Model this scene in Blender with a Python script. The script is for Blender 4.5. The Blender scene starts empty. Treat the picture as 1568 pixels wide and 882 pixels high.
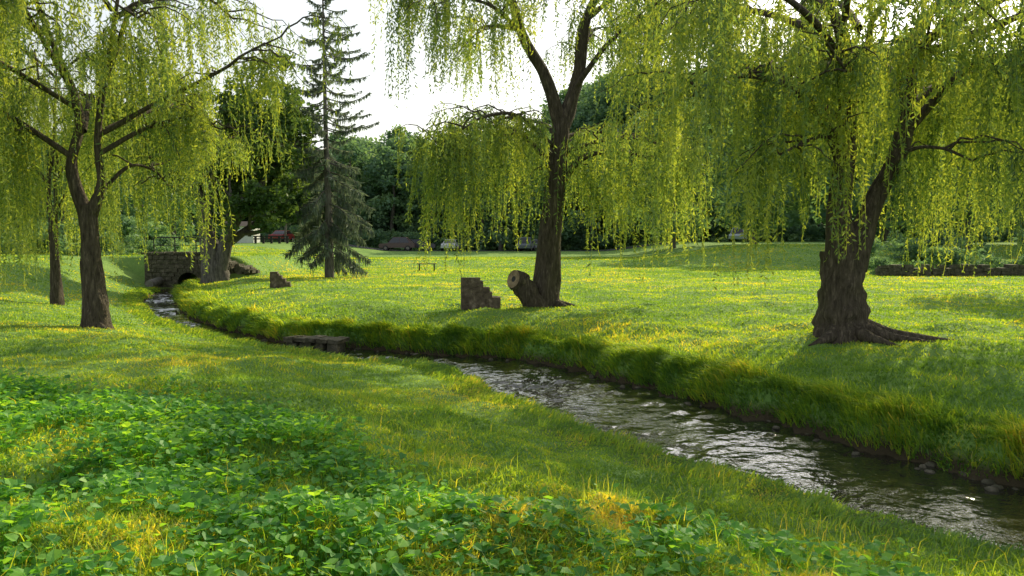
import bpy, math, numpy as np
from mathutils import Vector
rng = np.random.default_rng(7)
SC = bpy.context.scene
SUN_AZ, SUN_EL = math.radians(33), math.radians(32)

# ------------------------------------------------------------ helpers
def vnoise(x, y, seed=0.0):
    xi, yi = np.floor(x), np.floor(y)
    fx, fy = x-xi, y-yi
    fx = fx*fx*(3-2*fx); fy = fy*fy*(3-2*fy)
    def h(a, b):
        s = np.sin(a*127.1+b*311.7+seed*17.13)*43758.5453
        return s-np.floor(s)
    return (h(xi, yi)*(1-fx)+h(xi+1, yi)*fx)*(1-fy)+(h(xi, yi+1)*(1-fx)+h(xi+1, yi+1)*fx)*fy
def sstep(t):
    t = np.clip(t, 0, 1); return t*t*(3-2*t)

class Builder:
    def __init__(s): s.V=[]; s.F=[]; s.T=[]; s.n=0
    def add(s, V, F, mat=0, tint=0.5, smooth=False):
        V = np.asarray(V, float).reshape(-1, 3); F = np.asarray(F, int)
        s.V.append(V); s.F.append((F+s.n, mat, smooth))
        s.T.append(np.broadcast_to(np.asarray(tint, float), (len(V),)))
        s.n += len(V)
    def mesh(s, name, mats):
        V = np.concatenate(s.V); T = np.concatenate(s.T)
        me = bpy.data.meshes.new(name)
        me.vertices.add(len(V)); me.vertices.foreach_set('co', V.astype(np.float32).ravel())
        li = np.concatenate([f.ravel() for f, m, q in s.F])
        tot = np.concatenate([np.full(len(f), f.shape[1]) for f, m, q in s.F])
        mi = np.concatenate([np.full(len(f), m) for f, m, q in s.F])
        sm = np.concatenate([np.full(len(f), q) for f, m, q in s.F])
        me.loops.add(len(li)); me.loops.foreach_set('vertex_index', li.astype(np.int32))
        me.polygons.add(len(tot))
        st = np.concatenate([[0], np.cumsum(tot)[:-1]])
        me.polygons.foreach_set('loop_start', st.astype(np.int32))
        me.polygons.foreach_set('material_index', mi.astype(np.int32))
        me.polygons.foreach_set('use_smooth', sm.astype(bool))
        a = me.attributes.new('tint', 'FLOAT', 'POINT'); a.data.foreach_set('value', T.astype(np.float32))
        for m in mats: me.materials.append(m)
        me.update(calc_edges=True)
        return me
    def obj(s, name, mats, loc=(0, 0, 0), parent=None):
        return link(name, s.mesh(name, mats), loc, parent)

def link(name, data, loc=(0, 0, 0), parent=None, rz=0, sc=(1, 1, 1)):
    o = bpy.data.objects.new(name, data); SC.collection.objects.link(o)
    o.location = loc; o.rotation_euler[2] = rz; o.scale = sc
    if parent: o.parent = parent
    return o

def spline(P, n):
    P = np.asarray(P, float); m = len(P)
    Q = np.vstack([2*P[0]-P[1], P, 2*P[-1]-P[-2]])
    t = np.linspace(0, m-1-1e-6, n); i = t.astype(int); f = (t-i)[:, None]
    a, b, c, d = Q[i], Q[i+1], Q[i+2], Q[i+3]
    return .5*((2*b)+(-a+c)*f+(2*a-5*b+4*c-d)*f**2+(-a+3*b-3*c+d)*f**3)

def tube(B, P, R, sides=8, mat=0, rough=0.0, cap=False, tint=.5, seed=0):
    P = np.asarray(P, float); n = len(P); R = np.broadcast_to(R, (n,))
    T = np.gradient(P, axis=0); T /= np.linalg.norm(T, axis=1)[:, None]+1e-9
    m = T.mean(0); ref = np.array([1., 0, 0]) if abs(m[0]) < .6 else np.array([0, 1., 0])
    if abs(m[0]) >= .6 and abs(m[1]) > abs(m[2]) : ref = np.array([0, 0, 1.])
    U = np.cross(T, ref); U /= np.linalg.norm(U, axis=1)[:, None]+1e-9
    W = np.cross(T, U)
    a = np.arange(sides)*2*np.pi/sides
    rr = R[:, None]*np.ones((1, sides))
    if rough:
        s = np.arange(n)[:, None]*.35; A = np.arange(sides)[None, :]
        rr = rr*(1+rough*(vnoise(A*1.7+seed, s*1.3, seed)+.6*vnoise(A*.5+s*0, s*.5, seed+3)-.8)*1.6)
    V = P[:, None, :]+rr[:, :, None]*(np.cos(a)[None, :, None]*U[:, None, :]+np.sin(a)[None, :, None]*W[:, None, :])
    i = np.arange(n-1)[:, None]*sides; j = np.arange(sides)[None, :]; j2 = (j+1) % sides
    F = np.stack([i+j, i+j2, i+sides+j2, i+sides+j], -1).reshape(-1, 4)
    B.add(V, F, mat, tint, True)
    if cap:
        for k in (0, n-1):
            c = P[k]; Vc = np.vstack([V[k], c[None]]); 
            Fc = np.array([[q, (q+1) % sides, sides] for q in range(sides)]); B.add(Vc, Fc, mat, tint)

def box(B, lo, hi, mat=0, tint=.5, jit=0):
    x0, y0, z0 = lo; x1, y1, z1 = hi
    V = np.array([[x0,y0,z0],[x1,y0,z0],[x1,y1,z0],[x0,y1,z0],[x0,y0,z1],[x1,y0,z1],[x1,y1,z1],[x0,y1,z1]], float)
    if jit: V += rng.normal(0, jit, V.shape)
    F = [[0,3,2,1],[4,5,6,7],[0,1,5,4],[1,2,6,5],[2,3,7,6],[3,0,4,7]]
    B.add(V, F, mat, tint)

# ------------------------------------------------------------ materials
def newmat(name):
    m = bpy.data.materials.new(name); m.use_nodes = True
    nt = m.node_tree; nt.nodes.clear()
    return m, nt, nt.nodes.new, nt.links.new
def leaf_mat(name, cols, tfac=.5, tgain=(2.0, 1.8, .7), nscale=.8, rough=.5, spec=.035):
    m, nt, N, L = newmat(name)
    out = N('ShaderNodeOutputMaterial'); at = N('ShaderNodeAttribute'); at.attribute_name = 'tint'
    geo = N('ShaderNodeNewGeometry'); no = N('ShaderNodeTexNoise'); no.inputs['Scale'].default_value = nscale
    no.inputs['Detail'].default_value = 3
    L(geo.outputs['Position'], no.inputs['Vector'])
    ma = N('ShaderNodeMath'); ma.operation = 'MULTIPLY_ADD'; ma.inputs[1].default_value = .9; ma.inputs[2].default_value = -.45
    L(no.outputs['Fac'], ma.inputs[0])
    ad = N('ShaderNodeMath'); ad.operation = 'ADD'; L(at.outputs['Fac'], ad.inputs[0]); L(ma.outputs[0], ad.inputs[1])
    cr = N('ShaderNodeValToRGB'); L(ad.outputs[0], cr.inputs[0])
    e = cr.color_ramp.elements; e[0].position = .1; e[0].color = (*cols[0], 1); e[1].position = .9; e[1].color = (*cols[-1], 1)
    for k in range(1, len(cols)-1):
        q = e.new(.1+.8*k/(len(cols)-1)); q.color = (*cols[k], 1)
    df = N('ShaderNodeBsdfDiffuse'); tr = N('ShaderNodeBsdfTranslucent'); gl = N('ShaderNodeBsdfGlossy')
    gl.inputs['Roughness'].default_value = rough; gl.inputs['Color'].default_value = (.7, .75, .7, 1)
    vm = N('ShaderNodeVectorMath'); vm.operation = 'MULTIPLY'; vm.inputs[1].default_value = tgain
    L(cr.outputs[0], df.inputs[0]); L(cr.outputs[0], vm.inputs[0]); L(vm.outputs[0], tr.inputs[0])
    mx = N('ShaderNodeMixShader'); mx.inputs[0].default_value = tfac; L(df.outputs[0], mx.inputs[1]); L(tr.outputs[0], mx.inputs[2])
    m2 = N('ShaderNodeMixShader'); m2.inputs[0].default_value = spec; L(mx.outputs[0], m2.inputs[1]); L(gl.outputs[0], m2.inputs[2])
    L(m2.outputs[0], out.inputs[0])
    return m
def surf_mat(name, c1, c2, scale=4, rough=.9, bump=.3, bscale=None, stretch=(1, 1, 1), detail=6, spec=.3, c3=None, metallic=0):
    m, nt, N, L = newmat(name)
    out = N('ShaderNodeOutputMaterial'); p = N('ShaderNodeBsdfPrincipled'); L(p.outputs[0], out.inputs[0])
    tc = N('ShaderNodeTexCoord'); mp = N('ShaderNodeMapping'); mp.inputs['Scale'].default_value = stretch
    L(tc.outputs['Object'], mp.inputs[0])
    no = N('ShaderNodeTexNoise'); no.inputs['Scale'].default_value = scale; no.inputs['Detail'].default_value = detail
    no.inputs['Roughness'].default_value = .65
    L(mp.outputs[0], no.inputs['Vector'])
    cr = N('ShaderNodeValToRGB'); cr.color_ramp.elements[0].position = .32; cr.color_ramp.elements[1].position = .68
    cr.color_ramp.elements[0].color = (*c1, 1); cr.color_ramp.elements[1].color = (*c2, 1)
    if c3: q = cr.color_ramp.elements.new(.56); q.color = (*c3, 1)
    L(no.outputs['Fac'], cr.inputs[0]); L(cr.outputs[0], p.inputs['Base Color'])
    p.inputs['Roughness'].default_value = rough; p.inputs['Specular IOR Level'].default_value = spec
    p.inputs['Metallic'].default_value = metallic
    n2 = N('ShaderNodeTexNoise'); n2.inputs['Scale'].default_value = bscale or scale*2; n2.inputs['Detail'].default_value = 8
    L(mp.outputs[0], n2.inputs['Vector'])
    b = N('ShaderNodeBump'); b.inputs['Strength'].default_value = bump; b.inputs['Distance'].default_value = .06
    L(n2.outputs['Fac'], b.inputs['Height']); L(b.outputs[0], p.inputs['Normal'])
    return m

M_willow = leaf_mat('willow_leaf', [(.05, .095, .055), (.095, .165, .075), (.165, .24, .075), (.26, .32, .085)], .52, (2.7, 2.3, .7))
M_oak = leaf_mat('broad_leaf', [(.04, .085, .04), (.075, .14, .05), (.14, .21, .06)], .5, (2.1, 1.9, .7))
M_far_hazed = leaf_mat('woodland_leaf_hazed', [(.08, .16, .11), (.14, .25, .14), (.22, .34, .15)], .45, (1.6, 1.5, .8), nscale=.12)  # pale bluish greens: distance haze painted into the leaf colour
M_spruce = leaf_mat('spruce_needles', [(.08, .11, .09), (.13, .17, .13), (.19, .22, .16)], .4, (1.3, 1.3, .9))
M_grass = leaf_mat('grass_blade', [(.07, .185, .045), (.13, .29, .06), (.24, .41, .065), (.42, .44, .13)], .6, (3.0, 1.95, .4), nscale=.55)
M_weed = leaf_mat('weed_leaf', [(.055, .19, .045), (.11, .32, .06), (.22, .44, .08)], .55, (2.7, 2.0, .5), nscale=2)
M_bark = surf_mat('willow_bark', (.035, .027, .02), (.20, .16, .12), 7, .95, 1.0, 14, (2.4, 2.4, .45), c3=(.10, .08, .06))
M_bark2 = surf_mat('grey_bark', (.05, .045, .04), (.21, .19, .17), 6, .95, .9, 12, (2, 2, .4))
M_stone = surf_mat('weathered_stone', (.07, .052, .04), (.30, .24, .18), 7, .95, .9, 14, c3=(.16, .125, .095))
M_mossy = surf_mat('mossy_stone', (.05, .05, .03), (.20, .175, .13), 6, .95, .9, 14, c3=(.11, .10, .07))
M_cut = surf_mat('cut_wood', (.16, .11, .065), (.42, .32, .21), 9, .9, .5)
M_asph = surf_mat('asphalt', (.04, .04, .042), (.065, .065, .066), 3, .9, .1)
M_white = surf_mat('white_paint', (.62, .62, .6), (.8, .8, .78), 2, .6, .05)
M_dark = surf_mat('dark_paint_and_shade', (.012, .012, .014), (.03, .03, .032), 3, .5, .05)  # dark paint; inside the culvert its black stands in for shade
M_wood = surf_mat('bench_wood', (.05, .035, .025), (.13, .09, .06), 6, .8, .3, stretch=(.3, 3, 3))
M_glass = surf_mat('car_glass', (.01, .012, .015), (.02, .022, .028), 2, .08, 0, spec=.8)
M_roof = surf_mat('shingle_roof', (.06, .05, .048), (.12, .10, .09), 5, .9, .3)
M_conc = surf_mat('concrete', (.13, .12, .10), (.28, .26, .23), 5, .9, .4)

# ------------------------------------------------------------ terrain
CL = np.array([[16,-8],[11.5,-1.5],[8.6,2.6],[6.3,5.4],[4.45,7.35],[2.8,9.95],[1.15,13.1],[-.3,15.9],[-2.9,17.5],[-6.1,19.7],[-10.4,25.3],[-14.5,33],[-16.6,38.5],[-17,41.4]], float)
HW = np.array([1,1,1.1,1.05,1.05,1.25,1.3,1.15,.9,.5,.5,.6,.55,.5])
CS = spline(CL, 260); HS = spline(np.c_[HW, HW], 260)[:, 0]
TS = np.gradient(CS, axis=0); TS /= np.linalg.norm(TS, axis=1)[:, None]; NS = np.c_[TS[:, 1], -TS[:, 0]]
WZ = -.76
def base_h(X, Y):
    z = .35*sstep((Y-54)/9)+.25*sstep((Y-85)/12)
    z = z+1.15*sstep((X-10)/12)*sstep((Y-50)/16)
    z = z+1.1*sstep((-X-14)/11)*sstep((Y-17)/14)
    z = z+.38*sstep((-X-1.5)/6)*sstep((13-Y)/7)
    z = z+(2+15*sstep((X+12)/42))*sstep((Y-110)/40)+18*sstep((Y-160)/160)
    return z
def stream_sd(X, Y):
    sh = X.shape; X = X.ravel(); Y = Y.ravel(); D = np.full(len(X), 50.); side = np.ones(len(X)); near = np.where((X > -30) & (X < 26) & (Y > -18) & (Y < 55))[0]
    for c in np.array_split(near, max(1, len(near)//40000)):
        dx = X[c, None]-CS[None, :, 0]; dy = Y[c, None]-CS[None, :, 1]; d2 = dx*dx+dy*dy; k = d2.argmin(1)
        ar = np.arange(len(c)); D[c] = np.sqrt(d2[ar, k])-HS[k]
        side[c] = np.sign(dx[ar, k]*NS[k, 0]+dy[ar, k]*NS[k, 1])
    D = D+.24*(vnoise(X*1.6, Y*1.6, 9)-.5)+.2*(vnoise(X*4, Y*4, 11)-.5)
    return D.reshape(sh), side.reshape(sh)
def height(X, Y):
    z = base_h(X, Y)
    dcam = np.hypot(X, Y); fade = np.exp(-(dcam/45)**2); f2 = .75+.55*np.exp(-(dcam/14)**2)
    z = z+fade*(.16*(vnoise(X*.45, Y*.45, 1)-.5)+f2*(.21*(vnoise(X*1.3, Y*1.3, 2)-.5)+.13*(vnoise(X*3.1, Y*3.1, 3)-.5)))+.05*(vnoise(X*.12, Y*.12, 5)-.5)
    s, side = stream_sd(X, Y)
    far = side > 0
    w = np.where(far, 3.4, 4.8); lip = np.where(far, -.34, -.58)
    bank = lip+(z-lip)*sstep((s-.1)/w)+.08*(vnoise(X*2.3, Y*2.3, 4)-.5)*sstep(s/.6)*sstep((5-s)/3)
    edge = np.where(far, .28, .22)
    e = sstep(s/edge)
    zz = np.where(s < 0, WZ-.25*sstep(-s/.5)-.03, (WZ-.03)*(1-e)+bank*e)
    zz = np.where(s > 12, z, zz)
    emb = 1.0*sstep((Y-42.6)/.5)*sstep((-X-13.0)/2.0)*sstep((62-Y)/6)
    return np.maximum(zz, np.where(emb > .02, emb, -9))
def geo_out(a, b, step, g=1.09):
    r = []; x = a; 
    while x < b: x += step; step *= g; r.append(x)
    return r
gx = list(np.arange(-15, 14.001, .1)); gxr = geo_out(14, 600, .12, 1.075); gxl = geo_out(15, 600, .12, 1.06)
GX = np.array([-v for v in gxl][::-1]+gx+gxr)
GY = np.array([-v for v in geo_out(3, 200, .2, 1.12)][::-1]+list(np.arange(-3, 28, .1))+list(np.arange(28, 62, .25))+geo_out(62, 900, .3, 1.06))
XX, YY = np.meshgrid(GX, GY); ZZ = height(XX, YY)
def zat(x, y):
    i = np.clip(np.searchsorted(GX, x)-1, 0, len(GX)-2); j = np.clip(np.searchsorted(GY, y)-1, 0, len(GY)-2)
    u = (x-GX[i])/(GX[i+1]-GX[i]); v = (y-GY[j])/(GY[j+1]-GY[j])
    return (ZZ[j, i]*(1-u)+ZZ[j, i+1]*u)*(1-v)+(ZZ[j+1, i]*(1-u)+ZZ[j+1, i+1]*u)*v
def z1(x, y): return float(zat(np.array([x]), np.array([y]))[0])
nx, ny = len(GX), len(GY)
B = Builder(); ii = np.arange(ny-1)[:, None]*nx+np.arange(nx-1)[None, :]
B.add(np.stack([XX, YY, ZZ], -1), np.stack([ii, ii+1, ii+nx+1, ii+nx], -1).reshape(-1, 4), 0, .5, True)
m, nt, N, L = newmat('lawn_ground')
out = N('ShaderNodeOutputMaterial'); p = N('ShaderNodeBsdfPrincipled'); L(p.outputs[0], out.inputs[0]); p.inputs['Roughness'].default_value = .95; p.inputs['Specular IOR Level'].default_value = .15
geo = N('ShaderNodeNewGeometry'); n1 = N('ShaderNodeTexNoise'); n1.inputs['Scale'].default_value = .35; n1.inputs['Detail'].default_value = 10; n1.inputs['Roughness'].default_value = .75
L(geo.outputs['Position'], n1.inputs['Vector'])
cr = N('ShaderNodeValToRGB'); L(n1.outputs['Fac'], cr.inputs[0]); e = cr.color_ramp.elements
e[0].position = .3; e[0].color = (.10, .21, .05, 1); e[1].position = .7; e[1].color = (.24, .36, .085, 1)
sx = N('ShaderNodeSeparateXYZ'); L(geo.outputs['Position'], sx.inputs[0])
mr = N('ShaderNodeMapRange'); mr.inputs[1].default_value = -.66; mr.inputs[2].default_value = -.5; L(sx.outputs['Z'], mr.inputs[0])
mx = N('ShaderNodeMix'); mx.data_type = 'RGBA'; L(mr.outputs[0], mx.inputs[0]); mx.inputs[6].default_value = (.06, .048, .028, 1); L(cr.outputs[0], mx.inputs[7]); L(mx.outputs[2], p.inputs['Base Color'])
n2 = N('ShaderNodeTexNoise'); n2.inputs['Scale'].default_value = 9; n2.inputs['Detail'].default_value = 8; L(geo.outputs['Position'], n2.inputs['Vector'])
bp = N('ShaderNodeBump'); bp.inputs['Strength'].default_value = .8; bp.inputs['Distance'].default_value = .08; L(n2.outputs['Fac'], bp.inputs['Height']); L(bp.outputs[0], p.inputs['Normal'])
B.obj('ground', [m])

# stream water: a rippled surface, real geometry plus fine bump
m, nt, N, L = newmat('stream_water')
out = N('ShaderNodeOutputMaterial'); p = N('ShaderNodeBsdfPrincipled'); L(p.outputs[0], out.inputs[0])
p.inputs['Base Color'].default_value = (.022, .022, .016, 1); p.inputs['Roughness'].default_value = .035; p.inputs['IOR'].default_value = 1.6; p.inputs['Specular IOR Level'].default_value = 1.0
geo = N('ShaderNodeNewGeometry'); a1 = N('ShaderNodeTexNoise'); a1.inputs['Scale'].default_value = 7; a1.inputs['Detail'].default_value = 3; L(geo.outputs['Position'], a1.inputs[0])
bp = N('ShaderNodeBump'); bp.inputs['Strength'].default_value = .5; bp.inputs['Distance'].default_value = .035; L(a1.outputs['Fac'], bp.inputs['Height']); L(bp.outputs[0], p.inputs['Normal'])
C2 = spline(CL, 900); H2 = spline(np.c_[HW, HW], 900)[:, 0]; T2 = np.gradient(C2, axis=0); sp2 = np.linalg.norm(T2, axis=1); T2 /= sp2[:, None]; N2 = np.c_[T2[:, 1], -T2[:, 0]]; arc = np.cumsum(sp2)
k = 45; off = np.linspace(-1, 1, k)
V = C2[:, None, :]+N2[:, None, :]*(off[None, :, None]*(H2[:, None, None]+.3))
A = np.broadcast_to(arc[:, None], (900, k)); O = off[None, :]*(H2[:, None]+.3)
wv = .034*(vnoise(A*3.2, O*1.7, 81)-.5)+.046*(vnoise(A*6.5+O*2, O*3.4-A*.7, 82)-.5)+.028*(vnoise(A*12-O*3, O*7+A, 83)-.5)
fast = .3+1.2*sstep((vnoise(A*.45, O*.8, 84)-.25)/.5)
V = np.concatenate([V, (WZ+wv*fast)[:, :, None]], -1)
ii = np.arange(899)[:, None]*k+np.arange(k-1)[None, :]
B = Builder(); B.add(V, np.stack([ii, ii+1, ii+k+1, ii+k], -1).reshape(-1, 4), 0, .5, True); B.obj('stream_water', [m])

# ------------------------------------------------------------ grass
def blades(B, x, y, h, w, lean, tint, bent=True):
    n = len(x); z = zat(x, y)-.01; yaw = rng.uniform(0, np.pi, n)
    P = np.c_[x, y, z]; S = np.c_[np.cos(yaw), np.sin(yaw), np.zeros(n)]*(w/2)[:, None]
    Lv = np.c_[lean*h[:, None], np.zeros(n)]; U = np.zeros((n, 3)); U[:, 2] = h
    if bent:
        mid = P+U*.6+Lv*.3; tip = P+U*(1-.15*np.hypot(lean[:, 0], lean[:, 1]))[:, None]+Lv
        V = np.stack([P-S, P+S, mid+S*.8, mid-S*.8, tip], 1).reshape(-1, 3); b = np.arange(n)[:, None]*5
        t = np.repeat(tint, 5)
        B.add(V, b+np.array([[0, 1, 2, 3]]), 0, t); nn = B.n-len(V)
        B.F.append((b+np.array([[3, 2, 4]])+nn, 0, False))
    else:
        V = np.stack([P-S, P+S, P+U+Lv], 1).reshape(-1, 3)
        B.add(V, np.arange(n)[:, None]*3+np.array([[0, 1, 2]]), 0, np.repeat(tint, 3))
def patch(x, y):
    return .42+.40*(vnoise(x*.8, y*.8, 21)-.5)+.38*(vnoise(x*.25, y*.25, 22)-.5)+.34*(vnoise(x*2.6, y*2.6, 23)-.5)
B = Builder()
n = 700000
d = 2.6*(75/2.6)**rng.random(n); th = rng.uniform(-.78, .78, n); x = d*np.sin(th); y = d*np.cos(th)
s, side = stream_sd(x, y); ok = (s > .10) & ~((y > 41) & (y < 43) & (x < -13.5)); x, y, d, s, side = x[ok], y[ok], d[ok], s[ok], side[ok]
n = len(x); cl = vnoise(x*2.2, y*2.2, 31)*vnoise(x*.7, y*.7, 32)
h = (.028+.0006*d+.095*cl*np.exp(-d/18))*rng.uniform(.6, 1.4, n)
h *= np.where((side > 0) & (s < 2.2), 1.4, 1.0)*np.where((side < 0) & (s < 1.5), .75, 1.0)
w = (.0020+.0016*d)*rng.uniform(.7, 1.3, n)
ln = rng.normal(0, .6, (n, 2)); ti = patch(x, y)+rng.normal(0, .13, n)+.3*(rng.random(n) < .03)
dry = vnoise(x*.9+7, y*.9, 41)*sstep((x+1)/3)*sstep((9-y)/3); ti = ti+.6*np.clip(dry-.45, 0, 1)
nr = d < 10
blades(B, x[nr], y[nr], h[nr], w[nr], ln[nr], ti[nr]); blades(B, x[~nr], y[~nr], h[~nr], w[~nr], ln[~nr], ti[~nr], False)
n = 120000; k = rng.integers(20, 250, n); sd = np.where(rng.random(n) < .75, 1, -1)
o = HS[k]+rng.uniform(-.1, .8, n)
P = CS[k]+rng.normal(0, .12, (n, 2))+NS[k]*(sd*o)[:, None]; ss, _ = stream_sd(P[:, 0], P[:, 1]); ok = (ss > .05); P = P[ok]; k = k[ok]; sd = sd[ok]; n = len(P)
clump = vnoise(P[:, 0]*3, P[:, 1]*3, 51)
hh = rng.uniform(.08, .26, n)*(.2+1.3*clump)*np.where(sd > 0, 1, .5); dd = np.hypot(P[:, 0], P[:, 1])
ln = -NS[k]*sd[:, None]*rng.uniform(.3, 1.6, n)[:, None]+rng.normal(0, .4, (n, 2))
blades(B, P[:, 0], P[:, 1], hh, (.004+.0011*dd)*rng.uniform(.7, 1.4, n), ln, .10+.5*clump+rng.normal(0, .16, n))
n = 5000; d = rng.uniform(3, 9, n); th = rng.uniform(-.8, .8, n); x = d*np.sin(th); y = d*np.cos(th); s, _ = stream_sd(x, y)
ok = (s > .5) & (vnoise(x*1.3, y*1.3, 61) > .5); x, y = x[ok], y[ok]; n = len(x)
blades(B, x, y, rng.uniform(.10, .24, n), rng.uniform(.004, .008, n), rng.normal(0, .45, (n, 2)), rng.uniform(.3, .85, n))
B.obj('lawn_grass', [M_grass])

# broadleaf weeds
B = Builder(); n = 95000
x = rng.uniform(-7.5, 3.4, n); y = rng.uniform(2.2, 10, n)
mask = sstep((1.2-(y-3.5)*.62-x)/1.6)*sstep((9.4-y)/1.5)
mask = np.maximum(mask, .8*sstep((5.6-y)/1.2)*sstep((3.3-x)/1))
keep = rng.random(n) < mask*(.12+1.3*sstep((vnoise(x*1.4, y*1.4, 71)*.6+vnoise(x*3.3, y*3.3, 73)*.4-.34)/.3)); x, y = x[keep], y[keep]; n = len(x)
hh = rng.uniform(.02, .15, n)*(.5+.9*vnoise(x*1.1, y*1.1, 72)); sz = rng.uniform(.025, .075, n)
yaw = rng.uniform(0, 2*np.pi, n); pit = rng.uniform(-.5, .7, n)
f = np.c_[np.cos(yaw)*np.cos(pit), np.sin(yaw)*np.cos(pit), np.sin(pit)]; r = np.c_[-np.sin(yaw), np.cos(yaw), rng.normal(0, .25, n)]; u = np.cross(f, r)
shape = [(0, 0, 0), (-.48, .12, .12), (-.42, .6, .1), (0, 1, -.08), (.42, .6, .1), (.48, .12, .12)]
P0 = np.c_[x, y, zat(x, y)+hh]
V = np.stack([P0+sz[:, None]*(a*r+b*f+c*u) for a, b, c in shape], 1).reshape(-1, 3)
b = np.arange(n)[:, None]*6
B.add(V, np.vstack([b+np.array([[0, 1, 2, 3]]), b+np.array([[0, 3, 4, 5]])]), 0, np.repeat(np.clip(rng.normal(.5, .24, n)+hh*1.2-.1, 0, 1), 6))
V = np.stack([P0, P0+np.c_[r[:, :2]*.004, np.zeros(n)], P0-np.c_[f[:, :2]*sz[:, None], hh+.02]], 1).reshape(-1, 3)
B.add(V, np.arange(n)[:, None]*3+np.array([[0, 1, 2]]), 0, .4)
B.obj('broadleaf_weeds', [M_weed])

# ------------------------------------------------------------ willows
def strands(B, P0, ln, az, tint, sp, ll, lw, mat=1):
    n = len(P0); cnt = np.maximum((ln/sp).astype(int), 3); tot = cnt.sum(); idx = np.repeat(np.arange(n), cnt)
    k = np.arange(tot)-np.repeat(np.cumsum(cnt)-cnt, cnt)
    dh = np.c_[np.cos(az), np.sin(az)]; ph = rng.uniform(0, 6.28, n); amp = rng.uniform(.02, .20, n); cur = rng.normal(0, .07, n)
    def pos(idx, u):
        q = P0[idx].copy(); l = ln[idx]
        q[:, 2] -= l*u
        off = l*(amp[idx]*(1-np.exp(-3*u)))+.03*np.sin(u*5+ph[idx])*l*.4
        q[:, :2] += dh[idx]*off[:, None]+np.c_[-dh[idx][:, 1], dh[idx][:, 0]]*(cur[idx]*l*u*u)[:, None]
        return q
    u = (k+rng.random(tot))/cnt[idx]
    p = pos(idx, u)
    a = rng.uniform(0, 2*np.pi, tot); t = np.radians(rng.uniform(12, 78, tot))
    d = np.c_[np.cos(a)*np.sin(t), np.sin(a)*np.sin(t), -np.cos(t)]; rd = rng.normal(0, 1, (tot, 3)); w = np.cross(d, rd); w /= np.linalg.norm(w, axis=1)[:, None]
    Lf = (ll*rng.uniform(.65, 1.35, tot)*(1-.35*u))[:, None]; W = lw*.5
    V = np.stack([p, p+.4*Lf*d+W*w, p+Lf*d, p+.4*Lf*d-W*w], 1).reshape(-1, 3)
    B.add(V, np.arange(tot)[:, None]*4+np.array([[0, 1, 2, 3]]), mat, np.repeat(tint[idx]+rng.normal(0, .14, tot)+.18*u, 4))
    m = 6; us = np.linspace(0, 1, m); id2 = np.repeat(np.arange(n), m); pp = pos(id2, np.tile(us, n)); sd = np.zeros((n*m, 3)); sd[:, 0] = np.cos(ph[id2]); sd[:, 1] = np.sin(ph[id2]); sd *= .0035
    V = np.stack([pp-sd, pp+sd], 1).reshape(-1, 3); b = (np.arange(n)[:, None]*m+np.arange(m-1)[None, :]).reshape(-1, 1)*2
    B.add(V, b+np.array([[0, 1, 3, 2]]), mat, .9)

def willow(trunks, limbs, dens=1.0, sp=.045, ll=.105, lw=.02, subn=9, strn=15, zmin=1.0, roots=(), seed=0):
    B = Builder()
    for P, R in trunks:
        n = 30; Q = spline(P, n); R2 = np.interp(np.linspace(0, 1, n), np.linspace(0, 1, len(R)), R)
        tube(B, Q, R2, 20, 0, .22, seed=seed+len(B.V))
    for P, r0 in roots: tube(B, spline(P, 12), np.linspace(r0, .015, 12), 8, 0, .2)
    SP, SL, SA, ST = [], [], [], []
    def emit(p, az, hang, tb, zm):
        l = hang*rng.uniform(.3, 1.1)
        l = min(l, p[2]-zm-rng.uniform(-.2, .5))
        if l < .25: return
        SP.append(p); SL.append(l); SA.append(az); ST.append(tb)
    for lb in limbs:
        P = np.array(lb[0], float); hang = lb[1]; r0 = lb[2] if len(lb) > 2 else .1; zm = lb[3] if len(lb) > 3 else zmin; dm = lb[4] if len(lb) > 4 else 1
        P[1:-1] += rng.normal(0, .08, P[1:-1].shape); n = 22; Q = spline(P, n); tube(B, Q, np.linspace(r0, .018, n), 8, 0, .15)
        length = np.linalg.norm(np.diff(Q, axis=0), axis=1).sum()
        ns = int(subn*length/3.2*dens*dm)
        ld = Q[-1]-Q[0]; la = math.atan2(ld[1], ld[0])
        for i in range(ns):
            t = rng.uniform(.2, 1) if i else 1; q = Q[min(int(t*(n-1)), n-1)]
            a = la+rng.normal(0, 1.3)*(1.3-.4*t); Ls = rng.uniform(.5, 1.8)
            tt = np.linspace(0, 1, 9); rise = rng.uniform(.1, .9); drop = rng.uniform(.5, 1.0)
            S = q+np.c_[np.cos(a)*Ls*tt, np.sin(a)*Ls*tt, Ls*(rise*tt-drop*tt**2)]; S[1:] += rng.normal(0, .03, (8, 3))
            tube(B, S, np.linspace(.024, .006, 9), 5, 0)
            tb = .46+rng.normal(0, .16); hf = rng.uniform(.4, 1.15); zf = zm+max(0, rng.normal(0, .55))
            for j in range(int(strn*rng.uniform(.6, 1.4))):
                u = rng.uniform(.08, 1)**.7; pz = S[min(int(u*8), 7)]+(S[min(int(u*8), 7)+1]-S[min(int(u*8), 7)])*(u*8 % 1)
                emit(pz+rng.normal(0, .07, 3), a+rng.normal(0, .6), hang*hf*(.3 if rng.random() < .3 else 1), tb+rng.normal(0, .05), zf)
            emit(q+np.array([0, 0, .05]), a, hang*.6, tb, zm)
    strands(B, np.array(SP), np.array(SL), np.array(SA), np.array(ST), sp, ll, lw)
    print('willow strands', len(SP), 'faces', sum(len(f[0]) for f in B.F))
    return B

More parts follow.
